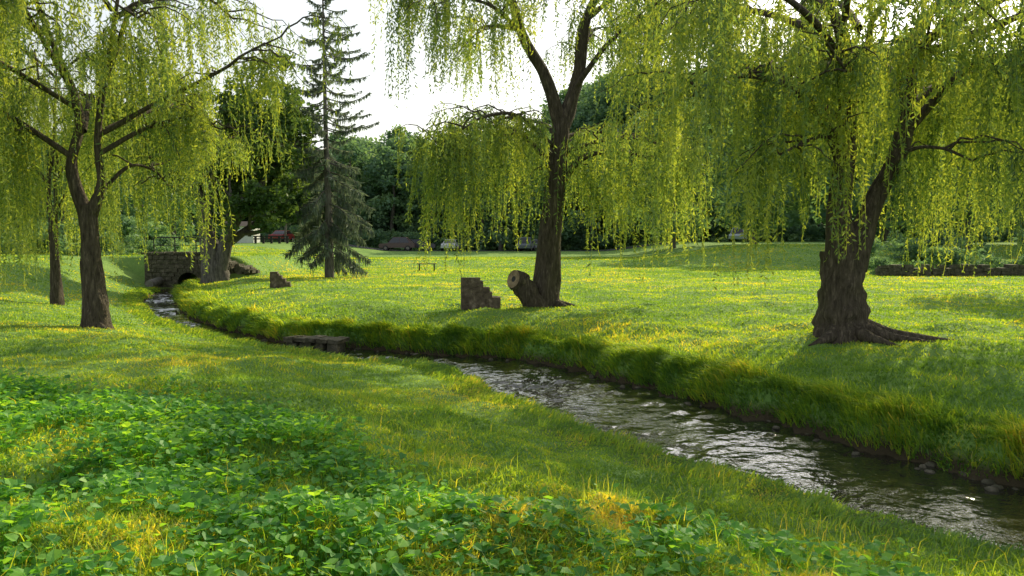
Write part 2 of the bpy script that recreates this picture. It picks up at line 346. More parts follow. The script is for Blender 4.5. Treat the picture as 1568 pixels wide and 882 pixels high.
trR = [([(0,0,-.25),(0,0,.12),(-.05,0,.8),(0,0,1.6)], [.76,.52,.38,.36]),
       ([(-.04,0,1.35),(-.12,0,2.5),(.05,0,4),(-.2,-.2,5.5),(-.8,-.4,6.4)], [.3,.19,.15,.11,.05]),
       ([(.08,0,1.35),(.55,.1,2.5),(1.1,.1,3.8),(1.3,.3,5.5),(2,.5,6.5)], [.3,.18,.15,.11,.05])]
lbR = [([(0,0,3.4),(-1.1,-.4,4.4),(-2.1,-.6,4.7),(-3.0,-.8,4.4)],3.4,.09),
 ([(-.1,-.1,5),(-1.2,-1.2,5.7),(-2.3,-2,5.8),(-3.0,-2.6,5.5)],3,.08,2.2),
 ([(-.3,-.3,5.4),(-.8,-1.8,5.9),(-1,-3.0,5.8),(-1,-3.7,5.5)],1.3,.07,4.3,1.1),
 ([(1.1,.1,3.8),(2,-.4,4.8),(3,-.6,5.1),(4,-.8,4.8)],3.6,.09),
 ([(1.3,.3,5.2),(2.4,-1,5.8),(3.2,-2.2,5.8),(3.8,-3,5.5)],3.1,.08,2.0,1),
 ([(1.4,.3,5.3),(1.3,-1.4,5.9),(1.2,-2.6,5.8),(1.3,-3.4,5.5)],1.3,.07,4.3,1.1),
 ([(0,.1,4),(-.9,1.4,5.2),(-1.8,2.6,5.5),(-2.5,3.4,5)],3.8,.08,1.0,.9),
 ([(1.2,.3,4.6),(1.6,1.8,5.6),(2.2,3.2,5.8),(2.8,4.2,5.3)],4,.08,1.0,1),
 ([(.2,.1,4.4),(.3,1.8,5.6),(.3,3.2,5.8),(.2,4.4,5.4)],2.6,.08,3.0,.8),
 ([(-.6,-.4,6.0),(-1.8,-.5,6.4),(-3,-.4,6.4),(-3.7,-.3,6.0)],3.0,.08,3,1),
 ([(-.4,.0,5.6),(-1.4,1.3,6.4),(-2.2,2.4,6.6),(-3.0,3.2,6.3)],3.0,.08,2.6,1),
 ([(2,.5,6.4),(3.2,.6,6.7),(4.5,.6,6.7),(5.4,.6,6.3)],3.8,.07,2.6,1),
 ([(1.3,.3,5.4),(2.6,.2,6.2),(3.8,.1,6.2),(4.9,0,5.8)],4.0,.08,1.4,1),
 ([(.3,.3,5.8),(.6,2,6.8),(.8,3.4,7.1),(1,4.6,6.8)],2.6,.08,4.0,1.1),
 ([(1.1,.2,4.2),(2.4,1.2,5),(3.8,1.9,5.2),(5,2.4,4.7)],3.8,.08,1.0,1),
 ([(.3,0,5.2),(.3,-.8,5.8),(.3,-1.6,5.9),(.4,-2.2,5.7)],2.2,.06,3.5,1.4),
 ([(.9,.1,4.6),(.9,-.6,5.2),(.8,-1.1,5.3),(.7,-1.5,5.0)],2.0,.05,2.9,1.6),
 ([(-.1,0,4.0),(-.4,-.6,4.8),(-.6,-1.1,4.9),(-.7,-1.6,4.6)],2.0,.05,2.7,1.6),
 ([(.5,.1,2.7),(.9,-.4,3.4),(1.3,-.8,3.5),(1.7,-1.1,3.2)],2.0,.05,1.0,1.0),
 ([(-.05,0,2.9),(-.6,-.6,3.5),(-1.1,-.9,3.6),(-1.6,-1.1,3.3)],2.4,.06,.9)]
rtR = [([(.2,-.1,.25),(.7,-.3,.12),(1.4,-.4,.03),(2.4,-.3,-.05)],.17), ([(-.2,-.2,.2),(-.5,-.5,.05),(-.9,-.7,-.06)],.17), ([(.1,-.3,.2),(.3,-.7,.05),(.7,-1.1,-.06)],.16),([(.3,0,.3),(.9,.2,.08),(1.6,.5,-.05)],.16),([(.15,-.2,.3),(.6,-.5,.1),(1.1,-.6,.02),(1.7,-.9,-.06)],.13)]
meR = willow(trR, lbR, 1.05, sp=.06, ll=.145, lw=.036, roots=rtR, seed=1, subn=8.5, strn=20).mesh('willow_tree', [M_bark, M_willow])
link('willow_tree', meR, (6.2, 15, z1(6.2, 15)))
link('willow_tree', meR, (22.5, 26, z1(22.5, 26)), rz=2.2, sc=(1.15, 1.15, 1.15))

trM = [([(0,0,-.2),(.0,0,.15),(.1,0,1.5),(.3,0,3.5),(.45,0,5.1)], [.6,.44,.33,.27,.24]),
       ([(.42,0,4.9),(0,-.2,6.2),(-.6,-.4,7.2),(-1.1,-.6,8.6),(-1.8,-.8,9.2)], [.2,.15,.12,.09,.05]),
       ([(.46,0,4.9),(.9,.2,6.3),(1.1,.3,7.8),(1.6,.3,8.7),(2.2,.3,9.2)], [.23,.17,.14,.09,.05])]
lbM = [([(.35,0,3.3),(1,-.2,4.0),(1.9,-.3,4.25),(3.1,-.5,3.9)],2.9,.12,.7),
 ([(.3,0,3.8),(-.8,-.3,4.6),(-2,-.5,4.75),(-2.9,-.7,4.4)],3.4,.08,.9,1.5),
 ([(.4,0,4.5),(0,1.2,5.2),(-1.0,2.2,5.5),(-1.9,3.0,5.1)],3.3,.08,1.3,1.1),
 ([(.4,0,4.6),(1.6,1.0,5.0),(2.8,1.8,4.9),(3.7,2.3,4.4)],3,.08,.9,1.1),
 ([(.4,0,4.2),(1.5,-.9,4.5),(2.4,-1.6,4.3),(3,-2.1,3.9)],2.6,.07,.9,.8),
 ([(.3,0,4.3),(-.7,-1.0,4.9),(-1.5,-1.8,4.9),(-2.1,-2.4,4.5)],2.6,.07,1.6,.8),
 ([(.4,.1,4.4),(1.0,1.6,4.8),(1.2,2.8,4.8),(1.3,3.6,4.4)],2.8,.08,1.2,.8),
 ([(-1.1,-.6,8.4),(-2.0,-.8,8.7),(-2.8,-.9,8.7),(-3.3,-1,8.2)],2.8,.06,5.2,1.5),
 ([(-.5,-.4,7.1),(-1.4,-1,7.9),(-2.2,-1.5,8.0),(-2.8,-1.9,7.6)],2.2,.06,5.1,1),
 ([(-1.1,-.6,8.4),(-.6,-1.6,8.7),(0,-2.4,8.7),(.4,-3,8.4)],1.4,.06,6.9,1),
 ([(.7,.1,5.8),(1.7,-.4,7),(2.6,-.6,7.7),(3.4,-.8,7.9)],2.2,.08,5.6,1.2),
 ([(1.1,.3,7.8),(2.1,.4,8.4),(3,.4,8.5),(3.8,.4,8.1)],2.4,.07,5.6,1.3),
 ([(1.1,.3,7.2),(1.3,1.6,8.0),(1.3,2.8,8.2),(1.2,3.6,7.8)],1.9,.07,5.9,1),
 ([(-.7,-.4,7.4),(-1.3,.8,8.0),(-1.8,2,8.1),(-2,2.8,7.7)],1.9,.07,5.9,.9),
 ([(1.5,.3,8.6),(1.1,-.6,8.9),(.6,-1.3,8.9),(.2,-1.8,8.6)],1.6,.06,7.0,1),
 ([(1.2,.3,8.2),(1.9,-1,8.6),(2.6,-2,8.6),(3.1,-2.7,8.2)],1.9,.06,6.2,1.2)]
rtM = [([(.1,-.1,.2),(.5,-.5,.05),(.9,-.8,-.06)],.15), ([(-.1,.1,.2),(.6,.1,.05),(1.1,.2,-.06)],.15)]
B = willow(trM, lbM, 1.15, sp=.062, ll=.155, lw=.040, subn=9, strn=19, roots=rtM, seed=5)
B.obj('willow_tree', [M_bark, M_willow], (.9, 22, z1(.9, 22)))

trL = [([(0,0,-.2),(0,0,.15),(-.08,0,1.4),(-.12,0,2.75)], [.42,.30,.21,.19]),
       ([(-.16,0,2.5),(-.45,0,3.6),(-.3,.1,4.8),(-.9,.1,6.5),(-1.5,.2,8.0)], [.15,.11,.09,.06,.04]),
       ([(-.08,0,2.5),(.2,0,3.2),(.15,0,4.3),(.5,-.1,6),(.8,-.1,7.6)], [.15,.10,.08,.06,.03])]
lbL = [([(.2,0,4.3),(1.4,.1,4.95),(2.7,.1,5.8),(3.5,.2,6.15),(4.2,.2,6.5)],2.2,.06,3.4,1.1),
 ([(.2,0,3.9),(1.1,.2,4.6),(2,.4,4.75),(2.7,.5,4.5)],1.9,.06,3.1,1.6),
 ([(.4,0,5.6),(1.2,-1,6.4),(1.8,-1.8,6.5),(2.2,-2.4,6.2)],2.6,.06,3.6,1.4),
 ([(.6,-.1,6.8),(1.4,.3,7.5),(2.3,.5,7.5),(3.0,.6,7.0)],2.6,.06,4.6,1.2),
 ([(-.4,0,3.8),(-1.4,-.3,4.7),(-2.2,-.4,4.8),(-3,-.5,4.4)],3.8,.07,.7,1.6),
 ([(-.35,.1,4.9),(-1.2,-1.4,5.8),(-2,-2.6,5.9),(-2.6,-3.4,5.5)],3.8,.06,1.3,1.3),
 ([(-.5,0,5.5),(-.5,-1.8,6.8),(-.4,-3.4,7),(-.3,-4.6,6.6)],1.6,.06,4.8,1.8),
 ([(-1.0,0,6.5),(-1.8,-1.6,7.2),(-2.4,-3.0,7.3),(-2.9,-4.2,6.8)],2,.06,4.4,1.9),
 ([(-.9,.1,6.5),(-2.2,.4,7.2),(-3.4,.4,7.2),(-4.4,.4,6.6)],3.8,.06,1.3,1.2),
 ([(-.2,.1,4.4),(-.8,1.6,5.4),(-1.4,2.8,5.4),(-1.8,3.8,5)],3.8,.07,1.2,1.1),
 ([(.2,.1,4.4),(.7,1.6,5.2),(1.1,2.8,5.1),(1.4,3.6,4.7)],2.0,.07,3.2,1.0),
 ([(.1,.1,3),(.5,.7,3.5),(.8,1.2,3.5),(1.0,1.6,3.3)],2.2,.05,1.1,1.1),
 ([(-1.2,.2,7.5),(-1.2,-1.2,8.1),(-1.4,-2.6,8.2),(-1.6,-3.8,7.7)],2.6,.06,5.0,1.2),
 ([(.3,-.1,5.4),(.1,1.0,6.4),(0,2,6.6),(.2,3,6.2)],2.4,.06,4.0,1.4),
 ([(.6,-.1,7),(.4,-1.4,7.6),(.2,-2.6,7.7),(0,-3.6,7.2)],2.0,.06,5.4,1.5)]
meL = willow(trL, lbL, 1.1, sp=.06, ll=.14, lw=.036, subn=9, strn=19, roots=[([(0,-.1,.2),(.3,-.3,.03),(.6,-.4,-.06)],.1)], seed=9).mesh('willow_tree', [M_bark, M_willow])
link('willow_tree', meL, (-9.35, 18, z1(-9.35, 18)))
link('willow_tree', meL, (-14.2, 25, z1(-14.2, 25)), rz=-.5, sc=(.62, .62, 1.0))

# ------------------------------------------------------------ leafy clumps / broadleaf trees
def clumps(B, C, R, per, size, mat=1, tint=None):
    n = len(C); R = np.broadcast_to(R, (n,)); idx = np.repeat(np.arange(n), per); m = len(idx)
    d = rng.normal(0, 1, (m, 3)); d /= np.linalg.norm(d, axis=1)[:, None]; rad = R[idx]*rng.random(m)**.45
    p = C[idx]+d*rad[:, None]*np.array([1, 1, .72])
    a = rng.normal(0, 1, (m, 3)); a[:, 2] *= .6; a /= np.linalg.norm(a, axis=1)[:, None]; b = np.cross(a, rng.normal(0, 1, (m, 3))); b /= np.linalg.norm(b, axis=1)[:, None]
    s = (size*rng.uniform(.6, 1.4, m))[:, None]
    V = np.stack([p, p+.5*s*a+.33*s*b, p+s*a, p+.5*s*a-.33*s*b], 1).reshape(-1, 3)
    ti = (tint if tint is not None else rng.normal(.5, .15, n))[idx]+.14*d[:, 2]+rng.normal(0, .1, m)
    B.add(V, np.arange(m)[:, None]*4+np.array([[0, 1, 2, 3]]), mat, np.repeat(ti, 4))
def grow(B, P, R, lvl, tips, spread=.7, nb=4):
    n = 12; Q = spline(P, n); tube(B, Q, np.linspace(R[0], R[1], n), 8 if lvl else 12, 0, .15)
    if lvl >= 3: tips.append(Q[-1]); tips.append(Q[-4]); return
    L0 = np.linalg.norm(Q[-1]-Q[0]); d = (Q[-1]-Q[-4]); d /= np.linalg.norm(d)
    for i in range(nb):
        t = 1.0 if i < 2 else rng.uniform(.35, .9); q = Q[min(int(t*(n-1)), n-1)]
        v = d+rng.normal(0, spread, 3); v[2] = abs(v[2])*.7+.12; v /= np.linalg.norm(v); l = L0*rng.uniform(.5, .8)
        r = np.interp(t, [0, 1], R)*.75
        mid = q+v*l*.5+rng.normal(0, .08*l, 3); grow(B, [q, mid, q+v*l+np.array([0, 0, .08*l])], (r, r*.35), lvl+1, tips, spread, nb)
rng = np.random.default_rng(21)
B = Builder(); tips = []
tube(B, spline([(0,0,-.3),(0,0,.2),(-.1,0,1),(-.3,0,2.2)], 16), np.linspace(.75, .4, 16), 16, 0, .2)
grow(B, [(-.3,0,2),(-.5,0,3.6),(-.7,.1,5.2)], (.4,.26), 0, tips, .6)
grow(B, [(.1,0,.2),(.75,-.1,2.4),(1.5,-.2,3.8)], (.38,.26), 0, tips, .55)
grow(B, [(1.5,-.2,3.7),(2.6,-.3,5.0),(4.2,-.3,6.8)], (.2,.07), 3, tips, .4)
grow(B, [(-.6,0,4.2),(-1.8,-.2,5.6),(-2.6,-.2,7)], (.24,.12), 1, tips, .6)
C = np.array(tips); C = C[(C[:, 2] < 10.4) & (C[:, 0] < 4.0)]
ex = C[rng.integers(0, len(C), 50)]+rng.normal(0, .6, (50, 3)); e2 = rng.normal(0, 1, (95, 3))*np.array([1.5, 1.2, 2.0])+np.array([2.3, .2, 7.2]); e2 = e2[(e2[:, 2] > 3.6) & (e2[:, 2] < 10.6) & (e2[:, 0] < 4.6)]; C = np.vstack([C, ex, e2])
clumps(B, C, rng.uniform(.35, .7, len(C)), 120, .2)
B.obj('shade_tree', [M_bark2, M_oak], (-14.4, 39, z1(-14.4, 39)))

# spruce: one continuous open crown, level boughs above, weeping ones below
B = Builder(); H = 14.3
tube(B, spline([(0,0,-.2),(0,0,3),(-.1,0,8),(-.15,0,H)], 30), np.linspace(.25, .03, 30), 12, 0, .1)
def sprays(B, p, d, s, w, ti):
    b = np.cross(d, rng.normal(0, 1, d.shape)); b /= np.linalg.norm(b, axis=1)[:, None]
    V = np.stack([p, p+.4*s*d+w*b, p+s*d, p+.4*s*d-w*b], 1).reshape(-1, 3)
    B.add(V, np.arange(len(p))[:, None]*4+np.array([[0, 1, 2, 3]]), 1, np.repeat(ti, 4))
z = 1.3
while z < H-.2:
    f = z/H; Lm = np.interp(f, [0, .12, .35, .55, .8, .93, 1], [1.5, 2.0, 2.2, 2.6, 2.5, 1.8, .3]); lo = float(np.clip((.5-f)/.2, 0, 1))
    for j in range(5):
        if rng.random() < .1: continue
        a = rng.uniform(0, 2*np.pi); l = Lm*rng.uniform(.5, 1.12); t = np.linspace(0, 1, 9)
        dz = (1-lo)*l*(-.42*t+.42*t**2.2)+lo*l*(-.1*t-.5*t**2+.12*t**4)
        z0 = z+rng.uniform(-.15, .15); S = np.c_[np.cos(a)*l*t-.1*f, np.sin(a)*l*t, z0+dz]
        tube(B, S, np.linspace(.035, .01, 9), 5, 0)
        m = int((115+30*lo)*l/2); u = rng.uniform(.15, 1, m)**.8; q = np.c_[np.interp(u, t, S[:, 0]), np.interp(u, t, S[:, 1]), np.interp(u, t, S[:, 2])]
        sa = a+rng.choice([-1, 1], m)*rng.uniform(.5, 1.2, m); hang = rng.random(m) < .55+.25*lo
        d = np.c_[np.cos(sa), np.sin(sa), rng.uniform(-.7, .1, m)]; d[hang] = np.c_[rng.normal(0, .2, hang.sum()), rng.normal(0, .2, hang.sum()), -np.ones(hang.sum())]
        d /= np.linalg.norm(d, axis=1)[:, None]; s = (rng.uniform(.14, .42, m)*(.95+.6*lo)*(1.15-.5*u))[:, None]
        sprays(B, q, d, s, .028, np.clip(rng.normal(.5, .2, m), 0, 1))
        if lo > .2:
            m2 = int(m*.5*lo)+1; k = rng.integers(0, m, m2); q2 = q[k]+d[k]*s[k]*rng.random((m2, 1)); dd = np.c_[rng.normal(0, .25, m2), rng.normal(0, .25, m2), -np.ones(m2)]
            sprays(B, q2, dd, rng.uniform(.15, .4, (m2, 1)), .026, np.clip(rng.normal(.45, .2, m2), 0, 1))
    z += .40
B.obj('spruce_tree', [M_bark2, M_spruce], (-9.1, 40, z1(-9.1, 40)))

# distant woodland
wood = bpy.data.objects.new('distant_woodland', None); SC.collection.objects.link(wood)
protos = []
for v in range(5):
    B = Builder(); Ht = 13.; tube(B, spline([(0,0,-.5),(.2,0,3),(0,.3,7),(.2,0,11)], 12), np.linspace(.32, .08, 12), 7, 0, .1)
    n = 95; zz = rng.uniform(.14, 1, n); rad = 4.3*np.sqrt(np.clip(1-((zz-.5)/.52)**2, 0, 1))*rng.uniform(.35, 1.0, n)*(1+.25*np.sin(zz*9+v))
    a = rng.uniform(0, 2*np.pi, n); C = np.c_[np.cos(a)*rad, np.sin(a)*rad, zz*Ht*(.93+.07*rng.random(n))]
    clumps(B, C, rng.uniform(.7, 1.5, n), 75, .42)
    protos.append(B.mesh('woodland_tree_%d' % v, [M_bark2, M_far_hazed]))
B = Builder(); n = 40; C = np.c_[rng.normal(0, 1.5, n), rng.normal(0, 1.2, n), rng.uniform(.2, 2.2, n)]; clumps(B, C, .7, 90, .28); shrub = B.mesh('shrub_mesh', [M_bark2, M_far_hazed])
kk = 0
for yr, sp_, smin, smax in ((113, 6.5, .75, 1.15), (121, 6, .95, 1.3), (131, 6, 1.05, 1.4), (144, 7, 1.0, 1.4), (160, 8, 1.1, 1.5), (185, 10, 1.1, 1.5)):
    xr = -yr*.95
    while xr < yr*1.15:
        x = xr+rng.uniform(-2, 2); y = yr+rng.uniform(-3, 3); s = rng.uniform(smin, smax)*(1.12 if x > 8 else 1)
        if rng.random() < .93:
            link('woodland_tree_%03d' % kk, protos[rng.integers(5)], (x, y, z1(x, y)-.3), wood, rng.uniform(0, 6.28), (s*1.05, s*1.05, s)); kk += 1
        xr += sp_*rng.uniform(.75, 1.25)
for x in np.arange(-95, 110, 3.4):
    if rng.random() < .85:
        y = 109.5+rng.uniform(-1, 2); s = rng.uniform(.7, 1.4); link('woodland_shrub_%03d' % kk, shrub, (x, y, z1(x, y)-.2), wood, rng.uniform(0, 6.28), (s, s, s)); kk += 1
thick = bpy.data.objects.new('park_edge_thicket', None); SC.collection.objects.link(thick)
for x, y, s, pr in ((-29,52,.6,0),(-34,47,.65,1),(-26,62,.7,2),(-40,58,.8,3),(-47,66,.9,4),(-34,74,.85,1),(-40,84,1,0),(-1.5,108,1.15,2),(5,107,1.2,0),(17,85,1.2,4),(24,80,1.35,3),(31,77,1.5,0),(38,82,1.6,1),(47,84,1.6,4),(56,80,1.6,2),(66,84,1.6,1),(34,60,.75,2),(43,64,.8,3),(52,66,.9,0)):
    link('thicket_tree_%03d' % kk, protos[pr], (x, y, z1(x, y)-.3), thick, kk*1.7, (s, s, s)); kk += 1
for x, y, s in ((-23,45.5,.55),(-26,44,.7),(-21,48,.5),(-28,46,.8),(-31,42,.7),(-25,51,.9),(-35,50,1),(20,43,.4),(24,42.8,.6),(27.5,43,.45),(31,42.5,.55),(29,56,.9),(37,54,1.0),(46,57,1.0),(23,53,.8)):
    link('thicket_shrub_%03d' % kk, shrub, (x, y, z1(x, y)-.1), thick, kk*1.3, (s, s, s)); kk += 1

# ------------------------------------------------------------ hard objects
def yrot_obj(name, B, mats, loc, rz=0, sc=(1, 1, 1)):
    o = B.obj(name, mats, loc); o.rotation_euler[2] = rz; o.scale = sc; return o
def courses(B, x0, x1, y0, y1, heights, prof, ch=.13, bw=.26):
    z = 0; r = 0
    while z < heights:
        x = x0-(bw/2 if r % 2 else 0)
        while x < x1:
            a = max(x, x0); b = min(x+bw*rng.uniform(.8, 1.2), x1); x = b
            if b-a < .04: continue
            if z < prof((a+b)/2): box(B, (a+.002, y0+rng.uniform(0, .010), z+.002), (b-.002, y1-rng.uniform(0, .010), z+ch-.002), 0, .5, .004)
        z += ch; r += 1
B = Builder(); courses(B, -.52, .52, -.25, .25, .86, lambda x: .86 if x < .05 else (.62 if x < .2 else (.52 if x < .28 else .36)))
box(B, (-.50, -.235, 0), (.05, .235, .82)); box(B, (.05, -.235, 0), (.50, .235, .33))
yrot_obj('stone_ruin', B, [M_stone], (-.85, 21.6, z1(-.85, 21.6)-.03), .12)
B = Builder(); courses(B, -.38, .38, -.25, .25, .65, lambda x: .62 if x < -.05 else (.4 if x < .12 else .24)); box(B, (-.36, -.235, 0), (-.05, .235, .58)); box(B, (-.05, -.235, 0), (.36, .235, .2))
yrot_obj('stone_ruin', B, [M_stone], (-8.85, 30.7, z1(-8.85, 30.7)-.03), .2)

# cut log leaning from the willow's foot
B = Builder(); Q = spline([(.25,.05,-.15),(-.02,0,.3),(-.2,-.03,.58),(-.33,-.08,.78)], 14)
tube(B, Q, np.linspace(.33, .27, 14), 18, 0, .25, seed=3)
t2 = np.array([-.75, -.6, .28]); t2 /= np.linalg.norm(t2)
u = np.cross(t2, [0, 0, 1.]); u /= np.linalg.norm(u); w = np.cross(t2, u); c = Q[-1]+np.array([-.05, -.06, .0])
tube(B, np.array([c-t2*.25, c-t2*.1, c+t2*.1, c+t2*.13]), np.array([.24, .27, .27, .25]), 18, 0, .15)
a = np.linspace(0, 2*np.pi, 24, endpoint=False)
for r0, r1, mt, o in ((.0, .08, 2, .128), (.08, .16, 1, .134), (.16, .25, 1, .138)):
    V = np.vstack([c+t2*o+r0*(np.cos(q)*u+np.sin(q)*w) for q in a]+[c+t2*(o+.004)+r1*(np.cos(q)*u+np.sin(q)*w) for q in a])
    B.add(V, [[i, (i+1) % 24, 24+(i+1) % 24, 24+i] for i in range(24)], mt)
B.obj('cut_log', [M_bark, M_cut, M_dark], (.9-.38, 21.6, z1(.5, 21.6)))

# park bench
B = Builder()
for i in range(3): box(B, (-.6, -.2+i*.14, .42), (.6, -.08+i*.14, .46))
for sx in (-.45, .45): box(B, (sx-.04, -.18, -.05), (sx+.04, .2, .415), 1); box(B, (sx-.05, -.2, -.06), (sx+.05, .22, .0), 1)
yrot_obj('park_bench', B, [M_wood, M_dark], (-5.2, 49, z1(-5.2, 49)), .1)

# culvert: arched stone headwall
emp = bpy.data.objects.new('stone_culvert', None); SC.collection.objects.link(emp); emp.location = (-17, 41.3, 0)
B = Builder(); ax, az_, ar = 0.35, -.35, .55; y0, y1_ = 0, 1.5
xs = np.linspace(ax-ar, ax+ar, 17); top = 1.12; bot = -1.1; xl, xr = -1.9, 1.7
arch = [(x, az_+math.sqrt(max(ar*ar-(x-ax)**2, 0))) for x in xs]
for yy in (y0, y1_):
    B.add([(xl, yy, bot), (ax-ar, yy, bot), (ax-ar, yy, top), (xl, yy, top)], [[0, 1, 2, 3]]); B.add([(ax+ar, yy, bot), (xr, yy, bot), (xr, yy, top), (ax+ar, yy, top)], [[0, 1, 2, 3]])
    for (a0, b0), (a1, b1) in zip(arch[:-1], arch[1:]): B.add([(a0, yy, b0), (a1, yy, b1), (a1, yy, top), (a0, yy, top)], [[0, 1, 2, 3]])
for (a0, b0), (a1, b1) in zip(arch[:-1], arch[1:]): B.add([(a0, y0, b0), (a1, y0, b1), (a1, y1_, b1), (a0, y1_, b0)], [[0, 1, 2, 3]], 1)
for xx in (ax-ar, ax+ar): B.add([(xx, y0, bot), (xx, y1_, bot), (xx, y1_, az_), (xx, y0, az_)], [[0, 1, 2, 3]], 1)
for xx in (xl, xr): B.add([(xx, y0, bot), (xx, y1_, bot), (xx, y1_, top), (xx, y0, top)], [[0, 1, 2, 3]])
B.add([(ax-ar, y1_-.02, bot), (ax+ar, y1_-.02, bot), (ax+ar, y1_-.02, az_+ar), (ax-ar, y1_-.02, az_+ar)], [[0, 1, 2, 3]], 1)  # black back sheet and lining: tunnel shade put into the colour
x = xl-.05
while x < xr: 
    wv = rng.uniform(.3, .5); box(B, (x, -.08, top+.003), (x+wv-.02, 1.55, top+.12), 0, .5, .012); x += wv
for k in range(11):
    a0 = math.pi*k/11; a1 = math.pi*(k+1)/11-.03
    V = []
    for yy in (-.05, .1):
        for r, aa in ((ar, a0), (ar+.2, a0), (ar+.2, a1), (ar, a1)): V.append((ax+r*math.cos(aa), yy, az_+r*math.sin(aa)))
    B.add(V, [[0,1,2,3],[4,5,6,7],[0,1,5,4],[1,2,6,5],[2,3,7,6],[3,0,4,7]])
for zz in np.arange(-.9, 1.05, .22):
    x = xl+rng.uniform(0, .2)
    while x < xr-.3:
        wv = rng.uniform(.22, .5); cx = x+wv/2
        if math.hypot(cx-ax, zz+.1-az_) > ar+.32 and not (abs(cx-ax) < ar+.2 and zz < az_): box(B, (x+.01, -.045-rng.uniform(0, .03), zz+.01), (x+wv-.01, .05, zz+.2), 0, .5, .012)
        x += wv
B.obj('headwall', [M_mossy, M_dark], parent=emp)
B = Builder(); 
for k in range(26):
    x = rng.uniform(1.7, 3.4); box(B, (x, rng.uniform(-.2, .6), .1+rng.uniform(0, .3)*(3.6-x)), (x+rng.uniform(.2, .4), .9, .25+rng.uniform(.1, .45)*(3.6-x)), 0, .5, .04)
B.obj('rubble', [M_mossy], parent=emp)
B = Builder(); tube(B, [(-1.15, -1.2, -.35), (-1.1, .1, -.2)], .2, 16, 0, cap=True); B.obj('drain_pipe', [M_conc], parent=emp)
for xx in (-1.7, -.6, .5, 1.5):
    B = Builder(); tube(B, [(xx, .7, 1.2), (xx, .7, 2.0)], .03, 8, 0, cap=True); B.obj('rail_post', [M_dark], parent=emp)
B = Builder(); tube(B, [(-1.75, .7, 2.0), (1.55, .7, 2.0)], .03, 8); tube(B, [(-1.75, .7, 1.6), (1.55, .7, 1.6)], .02, 8); B.obj('rail', [M_dark], parent=emp)

# stone weir slab
B = Builder()
for k in range(5): box(B, (-.85+k*.34, -.3+rng.uniform(-.04, .04), -.02), (-.85+k*.34+.32, .35, .08+rng.uniform(0, .04)), 0, .5, .012)
for k in range(4): box(B, (-.8+k*.42, -.2, -.5), (-.8+k*.42+.3, .25, -.03), 0, .5, .02)
yrot_obj('stone_weir', B, [M_mossy], (-4.55, 18.55, -.52), -.3, (.85, .9, .8))

# stream rocks
B = Builder(); 
for k in range(200):
    i = rng.integers(30, 240) if k < 130 else rng.integers(40, 90); sd = rng.choice([-1, 1]); c = CS[i]+NS[i]*sd*(HS[i]+rng.uniform(-.3, .1)); r = rng.uniform(.025, .08)
    th = np.linspace(0, np.pi, 6); ph = np.linspace(0, 2*np.pi, 9)[:-1]; s3 = rng.uniform(.6, 1.3, 3)*r; s3[2] *= .6
    V = np.array([[math.sin(t)*math.cos(q), math.sin(t)*math.sin(q), math.cos(t)] for t in th for q in ph])*s3*(1+rng.normal(0, .08, (48, 1)))+np.array([c[0], c[1], WZ+.0])
    F = [[a*8+b, a*8+(b+1) % 8, (a+1)*8+(b+1) % 8, (a+1)*8+b] for a in range(5) for b in range(8)]; B.add(V, F, 0, .5, True)
B.obj('stream_rocks', [M_mossy])

# road
B = Builder(); xs = np.arange(-140, 141, 2.)
def strip(ya, yb, dz, mat):
    V = np.array([[x, y, max(z1(x, ya), z1(x, yb), z1(x, (ya+yb)/2))+dz] for x in xs for y in (ya, yb)]); n = len(xs)
    B.add(V, [[2*i, 2*i+2, 2*i+3, 2*i+1] for i in range(n-1)], mat)
strip(98, 105, .03, 0); strip(101.4, 101.55, .036, 1); strip(98.3, 98.42, .036, 1)
B.obj('road', [M_asph, M_white])

# cars
def car(loc, rz, col, name='parked_car', suv=False):
    e = bpy.data.objects.new(name, None); SC.collection.objects.link(e); e.location = loc; e.rotation_euler[2] = rz
    mp_ = surf_mat('car_paint', tuple(c*.9 for c in col), col, 2, .3, 0, spec=.6)
    hh = 1.7 if suv else 1.42
    low = [(-2.2,.35),(-2.25,.7),(-2.1,.88),(-1.1,.95),(1.6,.98),(2.15,.9),(2.2,.4)]
    cab = [(-1.15,.93),(-.45,hh),(1.1,hh),(1.75 if not suv else 2.0,.95)]
    def ext(B, prof, w0, w1, mat):
        n = len(prof); zt = max(q[1] for q in prof); zb = min(q[1] for q in prof)
        V = []
        for sgn in (-1, 1):
            for x, z in prof: w = w0+(w1-w0)*(z-zb)/(zt-zb); V.append((x, sgn*w, z))
        B.add(V[:n]+V[n:], [[i, (i+1) % n, n+(i+1) % n, n+i] for i in range(n)], mat)
        B.add(V[:n], [list(range(n))], mat); B.add(V[n:], [list(range(n))], mat)
    B = Builder(); ext(B, low, .9, .86, 0); ext(B, cab, .84, .62, 0); B.obj('body', [mp_], parent=e)
    B = Builder()
    for sgn in (-1, 1):
        for xa, xb in ((-.95, .25), (.33, 1.5)):
            za, zb = 1.0, hh-.07; f = lambda z: .84-(.22)*(z-.93)/(hh-.93)+.012
            xa2 = xa+(.42 if xa < 0 else 0); xb2 = xb-(.38 if xb > 1 else 0)
            B.add([(xa, sgn*f(za), za), (xb, sgn*f(za), za), (xb2, sgn*f(zb), zb), (xa2, sgn*f(zb), zb)], [[0, 1, 2, 3]])
    B.add([(-1.14, -.72, .99), (-1.14, .72, .99), (-.56, .58, hh-.07), (-.56, -.58, hh-.07)], [[0, 1, 2, 3]]); B.obj('windows', [M_glass], parent=e)
    B = Builder()
    for x in (-1.4, 1.35):
        for sgn in (-1, 1): tube(B, [(x, sgn*.72, .33), (x, sgn*.93, .33)], .33, 16, 0, cap=True); tube(B, [(x, sgn*.93, .33), (x, sgn*.94, .33)], .19, 12, 1, cap=True)
    B.obj('wheels', [M_dark, M_conc], parent=e)
    return e
